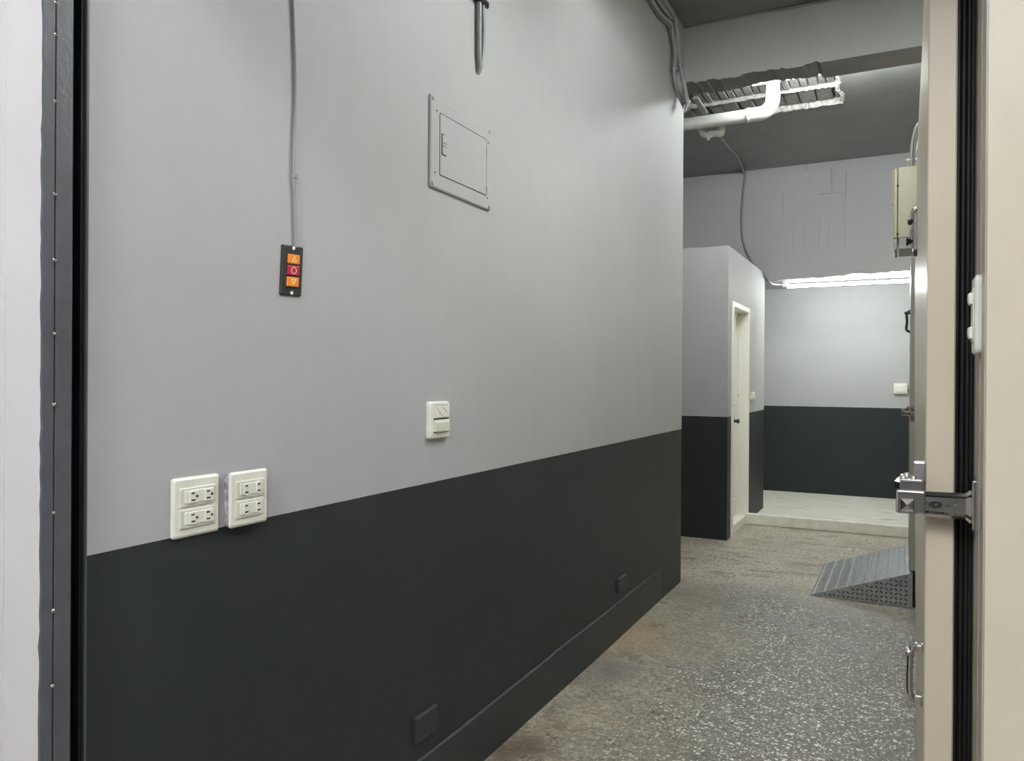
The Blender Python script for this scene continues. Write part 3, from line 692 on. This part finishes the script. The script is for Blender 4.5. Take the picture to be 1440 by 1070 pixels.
MB().tube(smooth_path([(FX, 5.6, pz+.07), (.012, 5.6, pz+.05), (.014, 5.6, pz), (.010, 5.6, pz-.05), (FX, 5.6, pz-.07)], 5), .008, 8).build('handle', 'darksteel', fd)
MB().lathe((FX, 5.6, pz+.055), (-1, 0, 0), [(0, .010), (.03, .010), (.034, .006)], 10).build('knob', 'darksteel', fd)
S('trim_3', 'black', [(RX1+.003, XC+.03, 5.205, 6.2, 0, .212)], 'raised sill under the far cold-room door, blackened for the dark gap behind the ramp', 'sill')  # black colour stands in for the dark gap behind the ramp

# control box above it
BX0, BX1, BY0, BY1 = -.040, XC+.03, 5.10, 5.42
zt = at(1275, 234, 'y', BY0).z; zb = at(1270, 350, 'y', BY0).z
kb = thing('control_box', 'beige electrical control box mounted above the far cold-room door', 'box', (BX0, BY0, zb))
zg = zb+.068
MB().bbox(BX0, BX1, BY0, BY1, zg, zt, .004).build('body', 'box', kb)
MB().bbox(BX0+.004, BX1, BY0+.004, BY1-.004, zb, zg, .004).build('gland_section', 'boxg', kb)
ld = MB().bbox(BX0-.024, BX0-.002, BY0-.003, BY1+.003, zg, zt-.006, .005).build('lid', 'box', kb)
MB().bbox(BX0-.022, BX0-.002, BY0, BY1, zb-.004, zg-.002, .004).build('lower_lid', 'boxg', kb)
for zz in (zt-.16, zt-.04-.02): MB().bbox(BX0-.032, BX0-.023, BY0+.02, BY0+.06, zz-.05, zz+.05, .003).build('clip', 'box', kb, ld)
for zz in (zt-.11, zg+.02): MB().lathe((BX0-.001, BY0+.001, zz), (0, -1, 0), [(0, .007), (.005, .007)], 8).build('screw', 'hole', kb)
wr = thing('control_wires', 'grey and white wires rising from the top of the control box', 'wires', (BX1-.04, BY0+.06, zt))
def wpt(px, py): return at(px, py, 'y', BY0+.06)
for k, (l, r_, mt) in enumerate((([(1281, 234), (1281.5, 215), (1284, 195), (1289, 178), (1297, 168)], .008, 'boxg'), ([(1284, 234), (1286, 215), (1288, 195), (1292, 180), (1299, 172)], .009, 'cabled'), ([(1283, 236), (1287, 215), (1291, 200), (1296, 185)], .006, 'plate'), ([(1292, 236), (1294, 200), (1298, 180)], .006, 'boxg'))):
    MB().tube(smooth_path([wpt(*q) for q in l]), r_, 8).build('wire', mt, wr)
a, b = wpt(1274.5, 225), wpt(1290, 223)
MB().tube([a, b], .006, 8).build('wire_tie', 'fixture', wr)

# ------------------------------------------------------------------ near cold-room door (slightly bowed steel leaf)
Y1, Y2 = 1.55, 2.55
nd = thing('cold_room_door', 'beige near cold-room door with chrome latch and black gasket', 'door', (.05, (Y1+Y2)/2, 0), 'cold-room doors on the right')
def interp(z, tab):
    if z <= tab[0][0]: return tab[0][1]
    for (a0, v0), (a1, v1) in zip(tab, tab[1:]):
        if z <= a1:
            t = (z-a0)/(a1-a0); t = t*t*(3-2*t) if False else t; return v0+(v1-v0)*t
    return tab[-1][1]
tab = [(0, .0355), (.63, .034), (1.0, .030), (1.35, .0265), (1.72, .0262), (1.95, .0285), (2.13, .033), (2.3, .040), (2.46, .049), (2.7, .062)]
m = MB(); nz, ny = 54, 8; rings = []
for i in range(nz+1):
    z = .02 + 2.62*i/nz; xf = interp(z, tab); ring = []
    for k in range(ny+1):
        t = k/ny; ring.append((.0343*(1-t)+xf*t, Y1+(Y2-Y1)*t, z))
    ring[0] = (.0343+.002, Y1, z); ring.insert(1, (.0343, Y1+.003, z))
    ring += [(.0783, Y2, z), (.0783, Y1+.002, z), (.0773, Y1, z)]
    rings.append(ring)
m.loft(rings); m.build('leaf', 'beige', nd)
MB().box(.0783, .0795, Y1+.004, Y2-.004, .02, 2.64).build('inner_skin', 'beiged', nd)
# gasket: ribbed black rubber between leaf and frame
g = MB(); g.box(.0795, XC, Y1+.03, Y2-.02, .02, 2.64)
g.build('gasket', 'black', nd)
for xx, rr in ((.083, .004), (.091, .0045), (.099, .004), (.105, .003)):
    MB().tube([(xx, Y1+.03, .02), (xx, Y1+.03, 2.64)], rr, 8).build('gasket_rib', 'black', nd)
# chrome strap latch at the near edge
zc = 1.139
fl_ = MB(); fl_.bbox(.1005, XC+.0005, 1.475, 1.545, zc-.034, zc+.048, .002); fl_.build('flange', 'chrome', nd)
arm = MB()
prof = [(-.021, 0), (-.021, -.008), (-.016, -.013), (-.012, -.009), (.012, -.009), (.016, -.013), (.021, -.008), (.021, 0)]
arm.loft([[(x, 1.522+d_*s, zc+.0+v*s) for v, d_ in prof] for x, s in ((.030, .96), (.034, 1.), (.094, 1.06), (.1005, 1.35), (.101, 1.45))])
arm_o = arm.build('latch_arm', 'chrome', nd)
m = MB(); m.loft([[(.049+.0125*math.cos(a)*s, 1.512-h, zc+.0065*math.sin(a)*s) for a in [i*math.pi/8 for i in range(16)]] for h, s in ((0, 1.15), (.0035, 1.1), (.0035, .85), (.001, .8))]); m.build('slot_rim', 'chrome', nd, arm_o)
m = MB(); m.loft([[(.049+.0098*math.cos(a), 1.5115-h, zc+.005*math.sin(a)) for a in [i*math.pi/8 for i in range(16)]] for h in (0, .0012)]); m.build('slot', 'hole', nd, arm_o)
for xx, rr in ((.050, .0042), (.067, .0032), (.079, .0028)):
    MB().lathe((xx, 1.5125, zc), (0, -1, 0), [(0, rr), (.003, rr), (.0045, rr*.6)], 12).build('screw', 'chrome', nd, arm_o)
hd = MB(); hd.bbox(-.012, .034, 1.505, 1.555, zc-.018, zc+.022, .003); ho = hd.build('latch_head', 'chrome', nd)
m = MB(); cx, cz_ = .006, zc-.001
for (s0, s1, h0, h1) in ((.0145, .012, .0, .003),):
    m.loft([[(cx+u*s*1., 1.5055-h, cz_+v*s*1.1) for u, v in ((-1, -1), (1, -1), (1, 1), (-1, 1))] for s, h in ((.0150, 0), (.0150, .003), (.0125, .003), (.0125, .0005))], cap=False)
m.build('head_rim', 'chrome', nd, ho)
m = MB(); m.loft([[(cx+u*s, 1.5056-h, cz_-.002+v*s) for u, v in ((-1, -1), (1, -1), (1, 1), (-1, 1))] for s, h in ((.0115, 0), (.001, .0065))]); m.build('head_boss', 'chrome', nd, ho)
# lever body on top, reaching back along the leaf
m = MB(); m.loft([[(x, y, z) for x, y in ((-.014, 1.535), (-.006, 1.515), (.030, 1.515), (.0335, 1.62), (.004, 1.635), (-.010, 1.60))] for z in (zc+.022, zc+.034)]); lv = m.build('lever_body', 'chrome', nd)
MB().bbox(-.006, .030, 1.52, 1.60, zc+.034, zc+.040, .002).build('lever_cap', 'chrome', nd, lv)
for q in ((.000, 1.535), (.005, 1.585), (.016, 1.54)): MB().lathe((q[0], q[1], zc+.039), (0, 0, 1), [(0, .0055), (.003, .0055), (.005, .003)], 10).build('rivet', 'steel', nd, lv)
MB().bbox(.016, .0345, 1.545, 1.575, zc+.034, zc+.068, .002).build('lever_post', 'steel', nd, lv)
# upper hinge-side bracket
Yb = 2.30; za, zb_ = at(1290, 294, 'y', Yb).z, at(1290, 357, 'y', Yb).z
br = thing  # (helper kept simple)
m = MB(); m.tube(smooth_path([(.031, Yb, za), (.020, Yb, za-.002), (.0165, Yb, za-.02), (.019, Yb, za-.045), (.015, Yb, za-.06), (.016, Yb, za-.085), (.021, Yb, zb_+.02), (.031, Yb, zb_)], 5), .006, 8); bo = m.build('upper_catch', 'chrome', nd)
MB().bbox(.018, .032, Yb-.012, Yb+.03, zb_+.01, za-.01, .003).build('catch_plate', 'chrome', nd, bo)
MB().lathe((.018, Yb, za-.032), (-1, 0, 0), [(0, .006), (.003, .009), (.010, .009), (.013, .004)], 12).build('knob', 'blackm', nd, bo)
MB().lathe((.020, Yb, zb_+.034), (-1, 0, 0), [(0, .007), (.012, .007), (.013, .011), (.018, .011)], 12).build('knob', 'blackm', nd, bo)
MB().bbox(.018, .030, Yb-.01, Yb+.02, zb_-.004, zb_+.014, .003).build('catch_foot', 'darksteel', nd, bo)
# pull handle low on the leaf
Yh = 1.66; z1h, z0h = at(1288, 908, 'y', Yh).z, at(1288, 986, 'y', Yh).z
m = MB(); m.tube(smooth_path([(.0345, Yh, z1h), (.020, Yh, z1h-.002), (.0145, Yh, z1h-.014), (.013, Yh, (z0h+z1h)/2+.01), (.0125, Yh, z0h+.03), (.0165, Yh, z0h+.006), (.0345, Yh, z0h+.003)], 6), [.0065]*8+[.0058]*22+[.0068]*7, 10); hh = m.build('pull_handle', 'chrome', nd)
MB().bbox(.020, .0345, Yh-.016, Yh+.016, z0h-.004, z0h+.016, .003).build('handle_foot', 'chrome', nd, hh)
MB().bbox(.022, .0345, Yh-.014, Yh+.014, z1h-.006, z1h+.006, .003).build('handle_foot', 'chrome', nd, hh)
MB().lathe((.018, Yh, z1h-.014), (-1, 0, 0), [(0, .004), (.004, .008), (.010, .008), (.013, .005)], 12).build('knob', 'steel', nd, hh)
# frame trim strips on the cold-room jamb
tj = struct(MB().box(XC-.0015, XC+.002, 1.365, 1.425, 0, 2.75).box(XC-.0025, XC+.002, 1.432, 1.475, 0, 2.75).build('trim_4', 'beiged'), 'grey-beige edge strip of the cold-room frame', 'trim')

# switch on the cold-room jamb (seen edge-on)
zt_, zb2 = at(1374, 385, 'y', 1.41).z, at(1374, 497, 'y', 1.41).z
ns = thing('door_switch', 'white two-rocker switch seen edge-on on the cold-room frame', 'switch', (XC, 1.447, zb2))
def xl(rings): 
    mm = MB(); mm.loft([[(XC-x, u, v) for u, v in rr] for x, rr in rings]); return mm
xl([(.001, rrect(1.412, 1.482, zb2, zt_, .010)), (.008, rrect(1.412, 1.482, zb2, zt_, .010)), (.0105, rrect(1.415, 1.479, zb2+.003, zt_-.003, .009))]).build('cover_plate', 'plate', ns)
xl([(.010, rrect(1.425, 1.470, zb2+.018, zt_-.018, .003)), (.0125, rrect(1.427, 1.468, zb2+.020, zt_-.020, .003))]).build('rocker_frame', 'platein', ns)
for zz in (zb2+.034, zt_-.036):
    xl([(.012, rrect(1.430, 1.465, zz-.010, zz+.010, .002)), (.0165, rrect(1.432, 1.463, zz-.009, zz+.009, .002)), (.018, rrect(1.434, 1.461, zz-.004, zz+.008, .002))]).build('rocker', 'plate', ns)
